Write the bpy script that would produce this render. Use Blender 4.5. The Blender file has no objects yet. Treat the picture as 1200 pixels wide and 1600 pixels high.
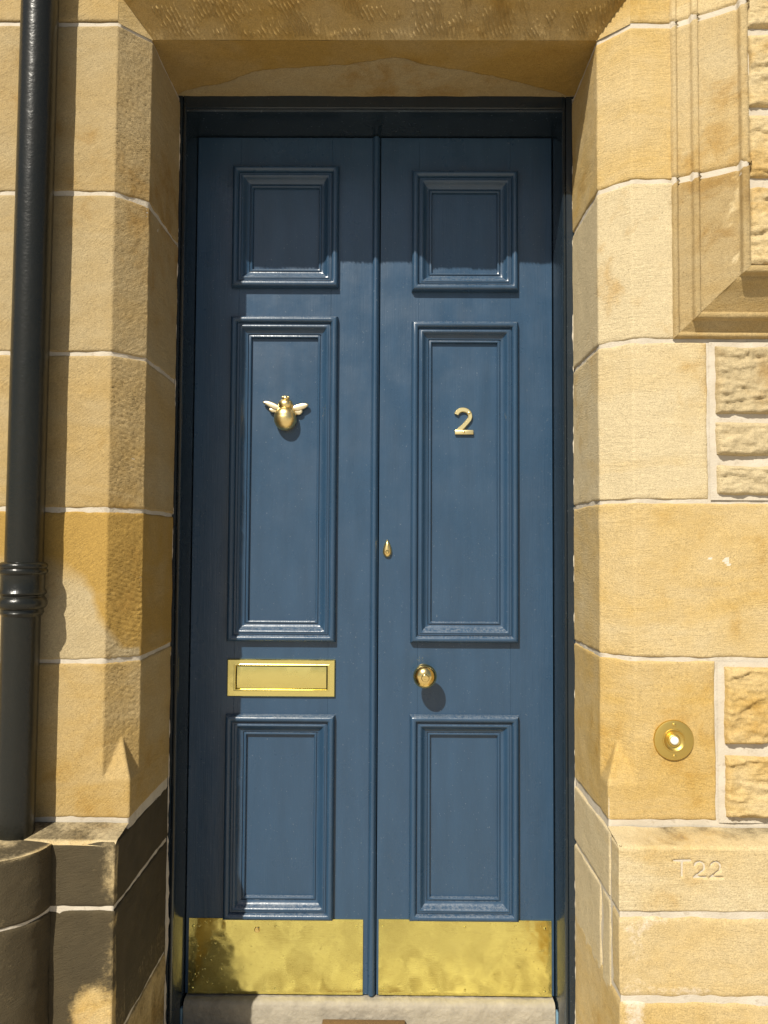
import bpy, bmesh, math, random
import numpy as np
from mathutils import Matrix, Vector
R = math.radians
random.seed(4)
SC = bpy.context.scene

# ------------------------------------------------------------------ camera, sky, sun, exposure
cam = bpy.data.objects.new("camera", bpy.data.cameras.new("camera"))
SC.collection.objects.link(cam)
cam.matrix_world = (Matrix.Translation((0, -1.68, 1.25)) @ Matrix.Rotation(.0067, 4, 'Z')
                    @ Matrix.Rotation(math.pi / 2 + .041, 4, 'X') @ Matrix.Rotation(.0058, 4, 'Z'))
cam.data.sensor_fit = 'VERTICAL'
cam.data.sensor_height = 36
cam.data.lens = 27
cam.data.clip_start = .02
cam.data.clip_end = 2000
SC.camera = cam

TX, TZ = .44, 1.08                        # shadow shift per metre of depth: right, down
SUN = Vector((-TX, -1, TZ)).normalized()  # towards the sun
world = bpy.data.worlds.new("World")
SC.world = world
world.use_nodes = True
wn = world.node_tree
sky = wn.nodes.new('ShaderNodeTexSky')
sky.sky_type = 'NISHITA'
sky.sun_disc = False
sky.sun_elevation = math.asin(SUN.z)
sky.sun_rotation = math.atan2(SUN.x, SUN.y)
sky.dust_density = 1.5
bg = wn.nodes['Background']
bg.inputs['Strength'].default_value = .05
wn.links.new(sky.outputs['Color'], bg.inputs['Color'])
sl = bpy.data.lights.new("sun", 'SUN')
sl.energy = 4.6
sl.angle = R(.5)
sl.color = (1, .94, .82)
so = bpy.data.objects.new("sun", sl)
so.rotation_euler = SUN.to_track_quat('Z', 'Y').to_euler()
so.location = (-2, -5, 6)
SC.collection.objects.link(so)
SC.view_settings.view_transform = 'Standard'
SC.view_settings.look = 'None'
SC.view_settings.exposure = .43
SC.view_settings.gamma = 1
SC.cycles.max_bounces = 8


# ------------------------------------------------------------------ numpy noise
def _hash(i, j, k, seed):
    h = (i * 374761393 + j * 668265263 + k * 2147483647 + seed * 974634777) & 0xFFFFFFFF
    h = ((h ^ (h >> 13)) * 1274126177) & 0xFFFFFFFF
    h = ((h ^ (h >> 16)) * 2246822519) & 0xFFFFFFFF
    return ((h ^ (h >> 15)) & 0xFFFFFF) / float(0xFFFFFF)


def vnoise(P, seed=0):
    P = np.asarray(P, dtype=np.float64)
    I = np.floor(P).astype(np.int64)
    f = P - I
    f = f * f * f * (f * (f * 6 - 15) + 10)
    out = 0
    for a in (0, 1):
        for b in (0, 1):
            for c in (0, 1):
                w = ((f[..., 0] if a else 1 - f[..., 0]) * (f[..., 1] if b else 1 - f[..., 1])
                     * (f[..., 2] if c else 1 - f[..., 2]))
                out = out + w * _hash(I[..., 0] + a, I[..., 1] + b, I[..., 2] + c, seed)
    return out * 2 - 1


def fbm(P, scale, oct=4, seed=0):
    P = np.asarray(P) * scale
    a, s, n = 0, 1., 0
    for o in range(oct):
        a = a + s * vnoise(P, seed + o * 17)
        n += s
        s *= .5
        P = P * 2.03
    return a / n


# ------------------------------------------------------------------ mesh helpers
class Acc:
    def __init__(self):
        self.v, self.f, self.c, self.n = [], [], [], 0

    def grid(self, P, col=None, flip=False):
        a, b = P.shape[:2]
        base = self.n
        self.v.append(P.reshape(-1, 3))
        if col is None:
            col = np.zeros((a, b, 4))
        col = np.broadcast_to(np.asarray(col, float), (a, b, 4))
        self.c.append(col.reshape(-1, 4))
        idx = np.arange(a * b).reshape(a, b) + base
        q = np.stack([idx[:-1, :-1], idx[1:, :-1], idx[1:, 1:], idx[:-1, 1:]], -1).reshape(-1, 4)
        if flip:
            q = q[:, ::-1]
        self.f.append(q)
        self.n += a * b

    def build(self, name, mat, parent=None, sharp=None):
        V = np.concatenate(self.v).astype(np.float32)
        Fq = np.concatenate(self.f).astype(np.int32)
        me = bpy.data.meshes.new(name)
        me.vertices.add(len(V))
        me.vertices.foreach_set('co', V.ravel())
        me.loops.add(Fq.size)
        me.loops.foreach_set('vertex_index', Fq.ravel())
        me.polygons.add(len(Fq))
        me.polygons.foreach_set('loop_start', np.arange(0, Fq.size, 4, dtype=np.int32))
        me.update()
        me.validate()
        at = me.attributes.new('stone', 'FLOAT_COLOR', 'POINT')
        at.data.foreach_set('color', np.concatenate(self.c).astype(np.float32).ravel())
        me.shade_smooth()
        if sharp:
            me.set_sharp_from_angle(angle=R(sharp))
        me.materials.append(mat)
        o = bpy.data.objects.new(name, me)
        SC.collection.objects.link(o)
        adopt(o, parent)
        return o


def adopt(o, parent):
    # every mesh is built in world coordinates, so only an Empty's own offset has to be undone
    if parent is not None:
        o.parent = parent
        if parent.type == 'EMPTY':
            o.matrix_parent_inverse = Matrix.Translation(-parent.location)


def thing(name, label, cat, loc=(0, 0, 0), group=None):
    o = bpy.data.objects.new(name, None)
    o.empty_display_size = .1
    o.location = loc
    SC.collection.objects.link(o)
    o['label'] = label
    o['category'] = cat
    if group:
        o['group'] = group
    return o


def bmobj(name, bm, mat, parent=None, sharp=32):
    bmesh.ops.recalc_face_normals(bm, faces=bm.faces)
    me = bpy.data.meshes.new(name)
    bm.to_mesh(me)
    bm.free()
    me.shade_smooth()
    if sharp:
        me.set_sharp_from_angle(angle=R(sharp))
    me.materials.append(mat)
    o = bpy.data.objects.new(name, me)
    SC.collection.objects.link(o)
    adopt(o, parent)
    return o


def bbox(bm, x0, x1, y0, y1, z0, z1, bev=.0015, seg=2):
    r = bmesh.ops.create_cube(bm, size=1)
    vs = r['verts']
    for v in vs:
        v.co = Vector((x0 + (v.co.x + .5) * (x1 - x0), y0 + (v.co.y + .5) * (y1 - y0), z0 + (v.co.z + .5) * (z1 - z0)))
    if bev:
        es = list({e for v in vs for e in v.link_edges})
        bmesh.ops.bevel(bm, geom=es, offset=bev, segments=seg, affect='EDGES', profile=.5)


def lathe_y(bm, cx, cz, prof, n=48):
    """prof: (radius, y) - spins round an axis along Y (out of the wall)"""
    rings = []
    for r, y in prof:
        if r < 1e-6:
            rings.append([bm.verts.new((cx, y, cz))])
        else:
            rings.append([bm.verts.new((cx + r * math.cos(2 * math.pi * i / n), y, cz + r * math.sin(2 * math.pi * i / n))) for i in range(n)])
    join_rings(bm, rings, n)


def lathe_z(bm, cx, cy, prof, n=48, lean=0):
    rings = []
    for r, z in prof:
        rings.append([bm.verts.new((cx + lean * z + r * math.cos(2 * math.pi * i / n), cy + r * math.sin(2 * math.pi * i / n), z)) for i in range(n)])
    join_rings(bm, rings, n)


def join_rings(bm, rings, n):
    for a, b in zip(rings, rings[1:]):
        if len(a) == 1 and len(b) == 1:
            continue
        for i in range(n):
            j = (i + 1) % n
            if len(a) == 1:
                bm.faces.new((a[0], b[i], b[j]))
            elif len(b) == 1:
                bm.faces.new((a[i], a[j], b[0]))
            else:
                bm.faces.new((a[i], a[j], b[j], b[i]))


def ellipsoid(bm, c, r, groove=0, ng=0, nu=40, nv=32, tail=0):
    rings = []
    for j in range(nv + 1):
        t = math.pi * j / nv
        k = math.sin(t)
        zz = math.cos(t)
        g = 1 - groove * (.5 + .5 * math.cos(ng * t)) ** 6 if ng else 1
        if k < 1e-6:
            rings.append([bm.verts.new((c[0], c[1], c[2] + r[2] * zz))])
        else:
            kk = k * g * (1 - tail * max(0, -zz))
            rings.append([bm.verts.new((c[0] + r[0] * kk * math.cos(2 * math.pi * i / nu), c[1] + r[1] * kk * math.sin(2 * math.pi * i / nu), c[2] + r[2] * zz)) for i in range(nu)])
    join_rings(bm, rings, nu)


def pillow(bm, pts, yb, h, bev, rnd=.35):
    """closed outline (x,z), back at yb, raised h towards the viewer with a rounded edge"""
    P = np.array(pts)
    n = len(P)
    d = np.roll(P, -1, 0) - np.roll(P, 1, 0)
    nn = np.stack([-d[:, 1], d[:, 0]], 1)
    nn /= np.linalg.norm(nn, axis=1)[:, None] + 1e-9
    area = np.sum(P[:, 0] * np.roll(P[:, 1], -1) - np.roll(P[:, 0], -1) * P[:, 1])
    if area < 0:
        nn = -nn
    rings = []
    for k, (inn, y) in enumerate([(0, 0), (0, h - bev), (bev * .3, h - bev * .3), (bev, h)]):
        rings.append([bm.verts.new((P[i, 0] + nn[i, 0] * inn, yb - y, P[i, 1] + nn[i, 1] * inn)) for i in range(n)])
    join_rings(bm, rings, n)
    f = bm.faces.new(rings[-1])
    bmesh.ops.triangulate(bm, faces=[f], ngon_method='EAR_CLIP')


def smooth_poly(ctrl, per=6):
    """closed Catmull-Rom through control points"""
    out = []
    n = len(ctrl)
    for i in range(n):
        p0, p1, p2, p3 = [np.array(ctrl[(i + k - 1) % n], float) for k in range(4)]
        for s in range(per):
            t = s / per
            out.append(tuple(.5 * ((2 * p1) + (-p0 + p2) * t + (2 * p0 - 5 * p1 + 4 * p2 - p3) * t * t + (-p0 + 3 * p1 - 3 * p2 + p3) * t ** 3)))
    return out


# ------------------------------------------------------------------ materials
def newmat(name):
    m = bpy.data.materials.new(name)
    m.use_nodes = True
    return m, m.node_tree, m.node_tree.nodes['Principled BSDF']


class NT:
    def __init__(self, nt):
        self.nt = nt
        g = nt.nodes.new('ShaderNodeNewGeometry')
        self.pos = g.outputs['Position']

    def n(self, t, **kw):
        x = self.nt.nodes.new(t)
        for k, v in kw.items():
            setattr(x, k, v)
        return x

    def link(self, a, b):
        self.nt.links.new(a, b)

    def put(self, sock, v):
        if hasattr(v, 'is_linked'):
            self.link(v, sock)
        elif isinstance(v, tuple) and len(v) == 3 and sock.type == 'RGBA':
            sock.default_value = (*v, 1)
        else:
            sock.default_value = v

    def noise(self, scale, detail=3, rough=.55, vec=None, dist=0):
        x = self.n('ShaderNodeTexNoise')
        x.inputs['Scale'].default_value = scale
        x.inputs['Detail'].default_value = detail
        x.inputs['Roughness'].default_value = rough
        x.inputs['Distortion'].default_value = dist
        self.link(vec or self.pos, x.inputs['Vector'])
        return x.outputs['Fac']

    def scaled(self, s, vec=None):
        x = self.n('ShaderNodeVectorMath', operation='MULTIPLY')
        self.link(vec or self.pos, x.inputs[0])
        x.inputs[1].default_value = s
        return x.outputs[0]

    def math(self, op, a, b=0., clamp=False):
        x = self.n('ShaderNodeMath', operation=op, use_clamp=clamp)
        self.put(x.inputs[0], a)
        self.put(x.inputs[1], b)
        return x.outputs[0]

    def ramp(self, f, lo, hi, a=0., b=1.):
        x = self.n('ShaderNodeMapRange', interpolation_type='SMOOTHSTEP')
        for k, v in enumerate((f, lo, hi, a, b)):
            self.put(x.inputs[k], v)
        return x.outputs[0]

    def mix(self, f, a, b, mode='MIX'):
        x = self.n('ShaderNodeMix', data_type='RGBA', blend_type=mode)
        self.put(x.inputs['Factor'], f)
        self.put(x.inputs['A'], a)
        self.put(x.inputs['B'], b)
        return x.outputs['Result']

    def bump(self, h, strength, dist, normal=None):
        x = self.n('ShaderNodeBump')
        x.inputs['Strength'].default_value = strength
        x.inputs['Distance'].default_value = dist
        self.link(h, x.inputs['Height'])
        if normal:
            self.link(normal, x.inputs['Normal'])
        return x.outputs['Normal']


def sandstone():
    m, nt, b = newmat('sandstone')
    t = NT(nt)
    at = t.n('ShaderNodeAttribute', attribute_name='stone')
    sp = t.n('ShaderNodeSeparateColor')
    t.link(at.outputs['Color'], sp.inputs[0])
    hue, soot, salt, ang = sp.outputs[0], sp.outputs[1], sp.outputs[2], at.outputs['Alpha']
    big = t.noise(3.2, 4, .55)
    mid = t.noise(14, 5, .6, dist=.4)
    band = t.noise(1, 3, .6, vec=t.scaled((2.2, 2.2, 9.)), dist=1.2)
    fine = t.noise(120, 3, .7)
    grain = t.noise(430, 2, .7)
    f = t.math('ADD', hue, t.math('MULTIPLY', t.math('SUBTRACT', big, .5), 1.1))
    f = t.math('ADD', f, t.math('MULTIPLY', t.math('SUBTRACT', band, .5), .9))
    f = t.math('ADD', f, t.math('MULTIPLY', t.math('SUBTRACT', mid, .5), .5), True)
    c = t.mix(f, (.61, .50, .305), (.53, .345, .095))
    # iron stain patches
    st = t.ramp(t.math('ADD', t.math('MULTIPLY', mid, .45), t.math('MULTIPLY', big, .65)), .58, .72, 0, .55)
    c = t.mix(st, c, (.43, .245, .055))
    v = t.math('ADD', .68, t.math('MULTIPLY', fine, .42))
    v = t.math('ADD', v, t.math('MULTIPLY', t.math('SUBTRACT', grain, .5), .85))
    c = t.mix(1., c, v, 'MULTIPLY')
    specks = t.ramp(t.noise(190, 2, .6), .66, .74, 0, .55)
    c = t.mix(specks, c, (.22, .15, .07))
    # general weathering (negative salt values)
    gr_ = t.math('MULTIPLY', t.math('MINIMUM', salt, 0.), -1.)
    c = t.mix(gr_, c, (.60, .545, .44), 'MULTIPLY')
    # lime salts
    sf = t.math('ADD', t.math('MULTIPLY', mid, .6), t.math('MULTIPLY', fine, .4))
    sa = t.ramp(t.math('ADD', sf, salt), .85, 1.15, 0, .8)
    c = t.mix(sa, c, (.68, .60, .50))
    # soot crust
    sn = t.math('ADD', t.math('MULTIPLY', mid, .5), t.math('MULTIPLY', fine, .5))
    so_ = t.ramp(t.math('ADD', sn, soot), .72, 1.22, 0, .97)
    c = t.mix(so_, c, t.mix(mid, (.028, .022, .012), (.080, .062, .034)))
    t.link(c, b.inputs['Base Color'])
    b.inputs['Roughness'].default_value = .88
    b.inputs['Specular IOR Level'].default_value = .25
    # tooling: furrows along a direction turned per block
    rot = t.n('ShaderNodeVectorRotate', rotation_type='Y_AXIS')
    t.link(t.pos, rot.inputs['Vector'])
    t.link(ang, rot.inputs['Angle'])
    tool = t.noise(1, 2, .5, vec=t.scaled((30, 30, 190), rot.outputs[0]), dist=.8)
    tw = t.ramp(t.noise(5, 2), .35, .6, .25, 1)
    h = t.math('MULTIPLY', tool, tw)
    n1 = t.bump(h, .6, .0024)
    n2 = t.bump(t.noise(260, 4, .8), .8, .0024, n1)
    pits = t.ramp(t.noise(190, 2, .6), .36, .26, 0, 1)
    n3 = t.bump(pits, .6, -.0016, n2)
    t.link(n3, b.inputs['Normal'])
    return m


def mortar_mat():
    m, nt, b = newmat('lime_mortar')
    t = NT(nt)
    c = t.mix(t.noise(18, 4, .6), (.40, .34, .25), (.63, .57, .47))
    c = t.mix(t.ramp(t.noise(60, 3), .58, .7, 0, .5), c, (.34, .28, .2))
    t.link(c, b.inputs['Base Color'])
    b.inputs['Roughness'].default_value = .95
    t.link(t.bump(t.noise(260, 3, .7), .6, .002), b.inputs['Normal'])
    return m


def paint_mat(name, col, rough=.33, streak=.0006, coat=.15):
    m, nt, b = newmat(name)
    t = NT(nt)
    c = t.mix(t.noise(1, 4, .6, vec=t.scaled((26, 26, 4))), tuple(x * .78 for x in col), tuple(x * 1.2 for x in col))
    dust = t.ramp(t.noise(230, 1), .735, .79, 0, .35)
    c = t.mix(dust, c, (.30, .33, .36))
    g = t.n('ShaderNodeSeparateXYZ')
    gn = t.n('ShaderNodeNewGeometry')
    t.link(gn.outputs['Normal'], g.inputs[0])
    ledge_glint = t.math('MULTIPLY', t.ramp(g.outputs[2], .25, .85), t.ramp(t.noise(170, 3, .7), .35, .7, 0, .34))
    c = t.mix(ledge_glint, c, (.34, .35, .36))  # upward-facing ledges go paler: a highlight painted into the colour
    t.link(c, b.inputs['Base Color'])
    rr = t.ramp(t.noise(7, 4, .6), .3, .7, rough - .07, rough + .10)
    t.link(rr, b.inputs['Roughness'])
    b.inputs['Coat Weight'].default_value = coat
    b.inputs['Coat Roughness'].default_value = .12
    n1 = t.bump(t.noise(1, 3, .6, vec=t.scaled((240, 240, 9))), .5, streak)
    n2 = t.bump(t.noise(9, 3, .5), .5, .004, n1)
    n3 = t.bump(t.noise(300, 2, .6), .25, .0006, n2)
    t.link(n3, b.inputs['Normal'])
    t.link(n2, b.inputs['Coat Normal'])
    return m


def pipe_mat():
    m, nt, b = newmat('pipe_paint')
    t = NT(nt)
    c = t.mix(t.noise(12, 4, .6), (.007, .009, .008), (.016, .015, .011))
    t.link(c, b.inputs['Base Color'])
    b.inputs['Roughness'].default_value = .27
    b.inputs['Specular IOR Level'].default_value = .38
    n1 = t.bump(t.noise(1, 3, .6, vec=t.scaled((120, 120, 170))), .6, .0009)
    n2 = t.bump(t.noise(30, 3, .5), .5, .002, n1)
    t.link(n2, b.inputs['Normal'])
    return m


def brass_mat(name, col=(.83, .60, .20), rough=.16, dent=0., smear=0., pit=0.):
    m, nt, b = newmat(name)
    t = NT(nt)
    b.inputs['Metallic'].default_value = 1
    c = t.mix(t.noise(9, 4, .6), tuple(x * .86 for x in col), tuple(min(1, x * 1.1) for x in col))
    if pit:
        c = t.mix(t.ramp(t.noise(70, 4, .7), .60, .74, 0, pit), c, (.30, .20, .05))
        c = t.mix(t.ramp(t.noise(16, 5, .65, dist=.8), .6, .8, 0, pit * .6), c, (.86, .78, .52))
    t.link(c, b.inputs['Base Color'])
    r = t.ramp(t.noise(6, 4, .6, dist=1.), .35, .7, rough, rough + smear)
    t.link(r, b.inputs['Roughness'])
    n = None
    if dent:
        n = t.bump(t.noise(5, 3, .5), .5, dent)
        if not pit:
            n = t.bump(t.noise(60, 4, .7), .5, dent * .1, n)
        if pit:
            n = t.bump(t.ramp(t.noise(150, 2, .6), .66, .75), .5, .0010, n)
        n = t.bump(t.noise(1, 2, .5, vec=t.scaled((24, 24, 700), t.scaled((1., 1., 1.)))), .3, .0003, n)
    if not pit:
        n = t.bump(t.noise(150, 2, .5), .12, .0008, n)
    t.link(n, b.inputs['Normal'])
    return m


def simple(name, col, rough=.6, bump=.0, scale=100, var=.15, metallic=0):
    m, nt, b = newmat(name)
    t = NT(nt)
    c = t.mix(t.noise(scale * .2, 4, .6), tuple(x * (1 - var) for x in col), tuple(x * (1 + var) for x in col))
    t.link(c, b.inputs['Base Color'])
    b.inputs['Roughness'].default_value = rough
    b.inputs['Metallic'].default_value = metallic
    if bump:
        t.link(t.bump(t.noise(scale, 3, .65), .7, bump), b.inputs['Normal'])
    return m


STONE = sandstone()
MORTAR = mortar_mat()
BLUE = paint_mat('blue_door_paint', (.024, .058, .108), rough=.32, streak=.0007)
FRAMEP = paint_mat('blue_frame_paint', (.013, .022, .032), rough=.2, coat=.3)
PIPE = pipe_mat()
BRASS = brass_mat('polished_brass', (.86, .65, .26), rough=.17)
BRASSL = brass_mat('letter_plate_brass', (.84, .72, .26), rough=.16, dent=.0022, smear=.22)
KICK = brass_mat('kick_plate_brass', (.84, .75, .27), rough=.06, dent=.0035, smear=.10, pit=.22)
BEEB = brass_mat('cast_brass', (.88, .68, .30), rough=.30, smear=.06)
WINGB = brass_mat('wing_brass', (.88, .76, .50), rough=.36, smear=.06)
BELLB = brass_mat('bell_brass', (.66, .48, .14), rough=.42)
PORC = simple('white_button', (.85, .85, .82), .2)
SILL = simple('sill_stone', (.30, .265, .205), .85, .003, 140, .35)
DARKGAP = simple('dark_backing', (.012, .012, .012), .9)  # near-black, for the backing added behind the door gap
BROWN = simple('coarse', (.15, .085, .03), .95, .004, 320, .3)
PALEBLUE = simple('old_pale_blue_paint', (.13, .23, .31), .5, .001, 80, .2)
PAVE = simple('pavement_stone', (.46, .42, .36), .85, .003, 90, .2)




def step_mat():
    m, nt, b = newmat('worn_step_stone')
    t = NT(nt)
    c = t.mix(t.ramp(t.noise(15, 5, .65), .35, .65), (.26, .21, .13), (.60, .55, .42))
    c = t.mix(t.ramp(t.noise(42, 4, .7), .50, .62, 0, .85), c, (.78, .74, .62))
    c = t.mix(t.ramp(t.noise(70, 3, .7), .57, .66, 0, .9), c, (.13, .10, .06))
    v = t.n('ShaderNodeTexVoronoi', feature='DISTANCE_TO_EDGE')
    v.inputs['Scale'].default_value = 3.1
    wp = t.n('ShaderNodeVectorMath', operation='ADD')
    t.link(t.pos, wp.inputs[0])
    nz = t.n('ShaderNodeTexNoise')
    nz.inputs['Scale'].default_value = 9
    t.link(t.pos, nz.inputs['Vector'])
    sc = t.n('ShaderNodeVectorMath', operation='SCALE')
    t.link(nz.outputs['Color'], sc.inputs[0])
    sc.inputs['Scale'].default_value = .18
    t.link(sc.outputs[0], wp.inputs[1])
    t.link(wp.outputs[0], v.inputs['Vector'])
    c = t.mix(t.ramp(v.outputs['Distance'], .012, .0, 0, .8), c, (.10, .08, .05))
    t.link(c, b.inputs['Base Color'])
    b.inputs['Roughness'].default_value = .8
    t.link(t.bump(t.noise(120, 3, .7), .8, .006), b.inputs['Normal'])
    return m


STEP = step_mat()


# ------------------------------------------------------------------ stone patches
def axis(a, b, res, edge0=True, edge1=True):
    """sample positions from a to b, denser at block edges"""
    L = abs(b - a)
    k = max(2, int(round(L / res)))
    base = list(np.linspace(0, L, k + 1))
    for e, on in ((0, edge0), (1, edge1)):
        if on and L > .03:
            for q in (.0016, .0035):
                base.append(q if e == 0 else L - q)
    base = np.array(sorted(set(round(x, 6) for x in base)))
    return a + (b - a) * base / L


def shade_normals(P, toward):
    du = np.gradient(P, axis=0)
    dv = np.gradient(P, axis=1)
    n = np.cross(du, dv)
    n /= np.linalg.norm(n, axis=2, keepdims=True) + 1e-12
    s = np.sign(np.sum(n * toward, axis=2, keepdims=True))
    s[s == 0] = 1
    return n * s


def finish(acc, P, N, ed, col, amp, edge, seed, extra=None, colfn=None, freq=16, depth=.007):
    d = amp * fbm(P, freq, 4, seed)
    w = edge * (.35 + 1.3 * (.5 + .5 * fbm(P, 26, 3, seed + 5)) + 1.2 * np.clip(fbm(P, 11, 2, seed + 6) - .25, 0, 1))
    e = np.clip(1 - ed / w, 0, 1)
    d = d - depth * e ** 2
    if extra is not None:
        d = d + extra
    Q = P + N * d[..., None]
    c = np.broadcast_to(np.array(col, float), (*P.shape[:2], 4)).copy()
    if colfn:
        colfn(P, c)
    fl = np.sum(np.cross(P[1, 0] - P[0, 0], P[0, 1] - P[0, 0]) * N[0, 0]) < 0
    acc.grid(Q, c, flip=fl)


def path_samples(path, res, e0, e1):
    """points, arc length and outward normal along a plan path running left to right"""
    pts, nor, ss = [], [], []
    s = 0
    segs = list(zip(path, path[1:]))
    dirs = []
    for a, b in segs:
        d = np.array(b) - np.array(a)
        dirs.append(d / np.linalg.norm(d))
    for k, (a, b) in enumerate(segs):
        a, b = np.array(a), np.array(b)
        L = np.linalg.norm(b - a)
        x = axis(0, L, res, e0 and k == 0, e1 and k == len(segs) - 1)
        if k > 0:
            x = x[1:]
        for q in x:
            pts.append(a + dirs[k] * q)
            d = dirs[k]
            if q > L - 1e-6 and k < len(segs) - 1:
                d = dirs[k] + dirs[k + 1]
            elif q < 1e-6 and k > 0:
                d = dirs[k] + dirs[k - 1]
            d = d / np.linalg.norm(d)
            nor.append((d[1], -d[0]))
            ss.append(s + q)
        s += L
    return np.array(pts), np.array(nor), np.array(ss), s


def block(acc, path, z0, z1, col, seed, res=.0045, amp=.0022, edge=.0055, e0=False, e1=False, eb=True, et=True, z1b=None, extra=None, colfn=None, depth=.007, freq=16):
    pts, nor, ss, L = path_samples(path, res, e0, e1)
    zz = axis(z0, z1, res, eb, et)
    P = np.zeros((len(pts), len(zz), 3))
    P[..., 0] = pts[:, 0:1]
    P[..., 1] = pts[:, 1:2]
    P[..., 2] = zz[None, :]
    N = np.zeros_like(P)
    N[..., 0] = nor[:, 0:1]
    N[..., 1] = nor[:, 1:2]
    big = 9.
    ed = np.full(P.shape[:2], big)
    if e0:
        ed = np.minimum(ed, ss[:, None])
    if e1:
        ed = np.minimum(ed, (L - ss)[:, None])
    if eb:
        ed = np.minimum(ed, (zz - z0)[None, :])
    if et:
        ed = np.minimum(ed, (z1 - zz)[None, :])
    x = extra(P, ss) if extra else None
    finish(acc, P, N, ed, col, amp, edge, seed, x, colfn, freq, depth)


def mortar(acc, path, z0, z1, seed, res=.008, inset=.0028):
    pts, nor, ss, L = path_samples(path, res, False, False)
    zz = np.linspace(z0, z1, max(2, int((z1 - z0) / res)))
    P = np.zeros((len(pts), len(zz), 3))
    P[..., 0], P[..., 1], P[..., 2] = pts[:, 0:1], pts[:, 1:2], zz[None, :]
    N = np.zeros_like(P)
    N[..., 0], N[..., 1] = nor[:, 0:1], nor[:, 1:2]
    d = -inset + .0022 * fbm(P, 30, 3, seed)
    fl = np.sum(np.cross(P[1, 0] - P[0, 0], P[0, 1] - P[0, 0]) * N[0, 0]) < 0
    acc.grid(P + N * d[..., None], flip=fl)


ZT0 = 3.0
XL, XR = -.557, .475       # reveal faces
CH = .06                   # chamfer
G = .0024                  # half joint
HOUSE = thing('house_front', 'honey sandstone house front round the blue double door, with chamfered jambs and plinth', 'house front', (0, 0, -.19))


def seglen(path):
    return [math.dist(a, b) for a, b in zip(path, path[1:])]


def stop_fn(s_start, zA, zB):
    """broach stop: a half pyramid that brings the chamfer back to a square corner below"""
    w = CH * math.sqrt(2)
    H = w / 2

    def fn(P, ss):
        tt = (ss - s_start) / w
        k = np.clip((zA - P[0, :, 2]) / (zA - zB), 0, 1)
        h = H * np.maximum(0, k[None, :] - np.abs(2 * tt - 1)[:, None])
        h[(tt < 0) | (tt > 1), :] = 0
        return h
    return fn


# left jamb: front wall -> chamfer -> reveal
LP = [(-1.3, 0), (XL - CH, 0), (XL, CH), (XL, .30)]
la = Acc()
colsL = [  # z0, z1, (hue, soot, salt, tooling angle)
    (2.028, 2.417, (.22, .0, -.78, .5)),
    (1.667, 2.028, (.20, .0, -.76, .75)),
    (1.320, 1.667, (.45, .0, -.62, .62)),
    (.989, 1.320, (1.0, .0, -.55, .7)),
    (.650, .989, (.60, .0, -.45, .8)),
]


def tool_left(P, ss):
    """pecked and furrowed chamfer"""
    w = CH * math.sqrt(2)
    s0 = 1.3 + XL - CH
    m = ((ss > s0) & (ss < s0 + w)).astype(float)[:, None]
    u = ss[:, None] - s0
    ph = (P[..., 2] + .45 * u) / .0105 + 1.3 * fbm(P, 22, 2, 31)
    amp = np.clip(.35 + .9 * fbm(P, 7, 2, 12), 0, 1)
    return m * (.0011 * np.sin(2 * math.pi * ph) * amp + .0010 * fbm(P, 230, 2, 77))


for i, (a, b, c) in enumerate(colsL):
    ex = tool_left
    if i == 4:
        stp = stop_fn(1.3 + XL - CH, .822, .735)

        def ex(P, ss, stp=stp):
            s = stp(P, ss)
            return np.where(s > 0, s, tool_left(P, ss))
    cf = None
    if i == 3:
        def cf(P, c):
            q = np.clip((-.652 + .46 * (1.17 - P[..., 2]) + .022 * fbm(P, 11, 3, 2) - P[..., 0]) / .02, 0, 1) * np.clip((1.215 + .03 * fbm(P, 8, 2, 3) - P[..., 2]) / .05, 0, 1)
            q = np.maximum(q, np.clip((1.03 + .02 * fbm(P, 9, 2, 5) - P[..., 2]) / .01, 0, 1) * (P[..., 0] < -.56))
            c[..., 0] = c[..., 0] - .95 * q
    block(la, LP, a + G, b - G, c, 10 + i, extra=ex, res=.0032, colfn=cf)
for i, (a, b, c) in enumerate(colsL + [(2.417, 3.0, (.4, 0, -.6, .6))]):
    block(la, [(-2.6, 0), (-1.306, 0)], a + G, b - G, c, 20 + i, res=.012, e1=True)
JL = la.build('jamb', STONE, HOUSE)
ma = Acc()
mortar(ma, [(-2.6, 0), (-1.3, 0)], .63, 2.99, 5, .02)
mortar(ma, [(-1.3, 0), (XL - CH, 0), (XL, CH), (XL, .30)], .735, 2.42, 3)
mortar(ma, [(-1.3, 0), (XL, 0), (XL, .30)], .63, .735, 4)
ma.build('mortar', MORTAR, JL)

# right jamb
ra = Acc()
RPc = [(XR, .30), (XR, CH), (XR + CH, 0)]


def tool_right(P, ss):
    s0 = .30 - CH
    w = CH * math.sqrt(2)
    m = ((ss > s0) & (ss < s0 + w + .05)).astype(float)[:, None]
    ph = P[..., 2] / .0085 + .9 * fbm(P, 18, 2, 9) + 2 * P[..., 0]
    amp = np.clip(.45 + .9 * fbm(P, 6, 2, 21), 0, 1)
    return m * .0011 * np.sin(2 * math.pi * ph) * amp


def spots(lst, val=1.2, ch=2):
    def fn(P, c):
        for x, z, r in lst:
            d = np.hypot(P[..., 0] - x, P[..., 2] - z) + .35 * r * fbm(P, 260, 2, 5)
            c[..., ch] = np.where(d < r, val, c[..., ch])
    return fn


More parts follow.
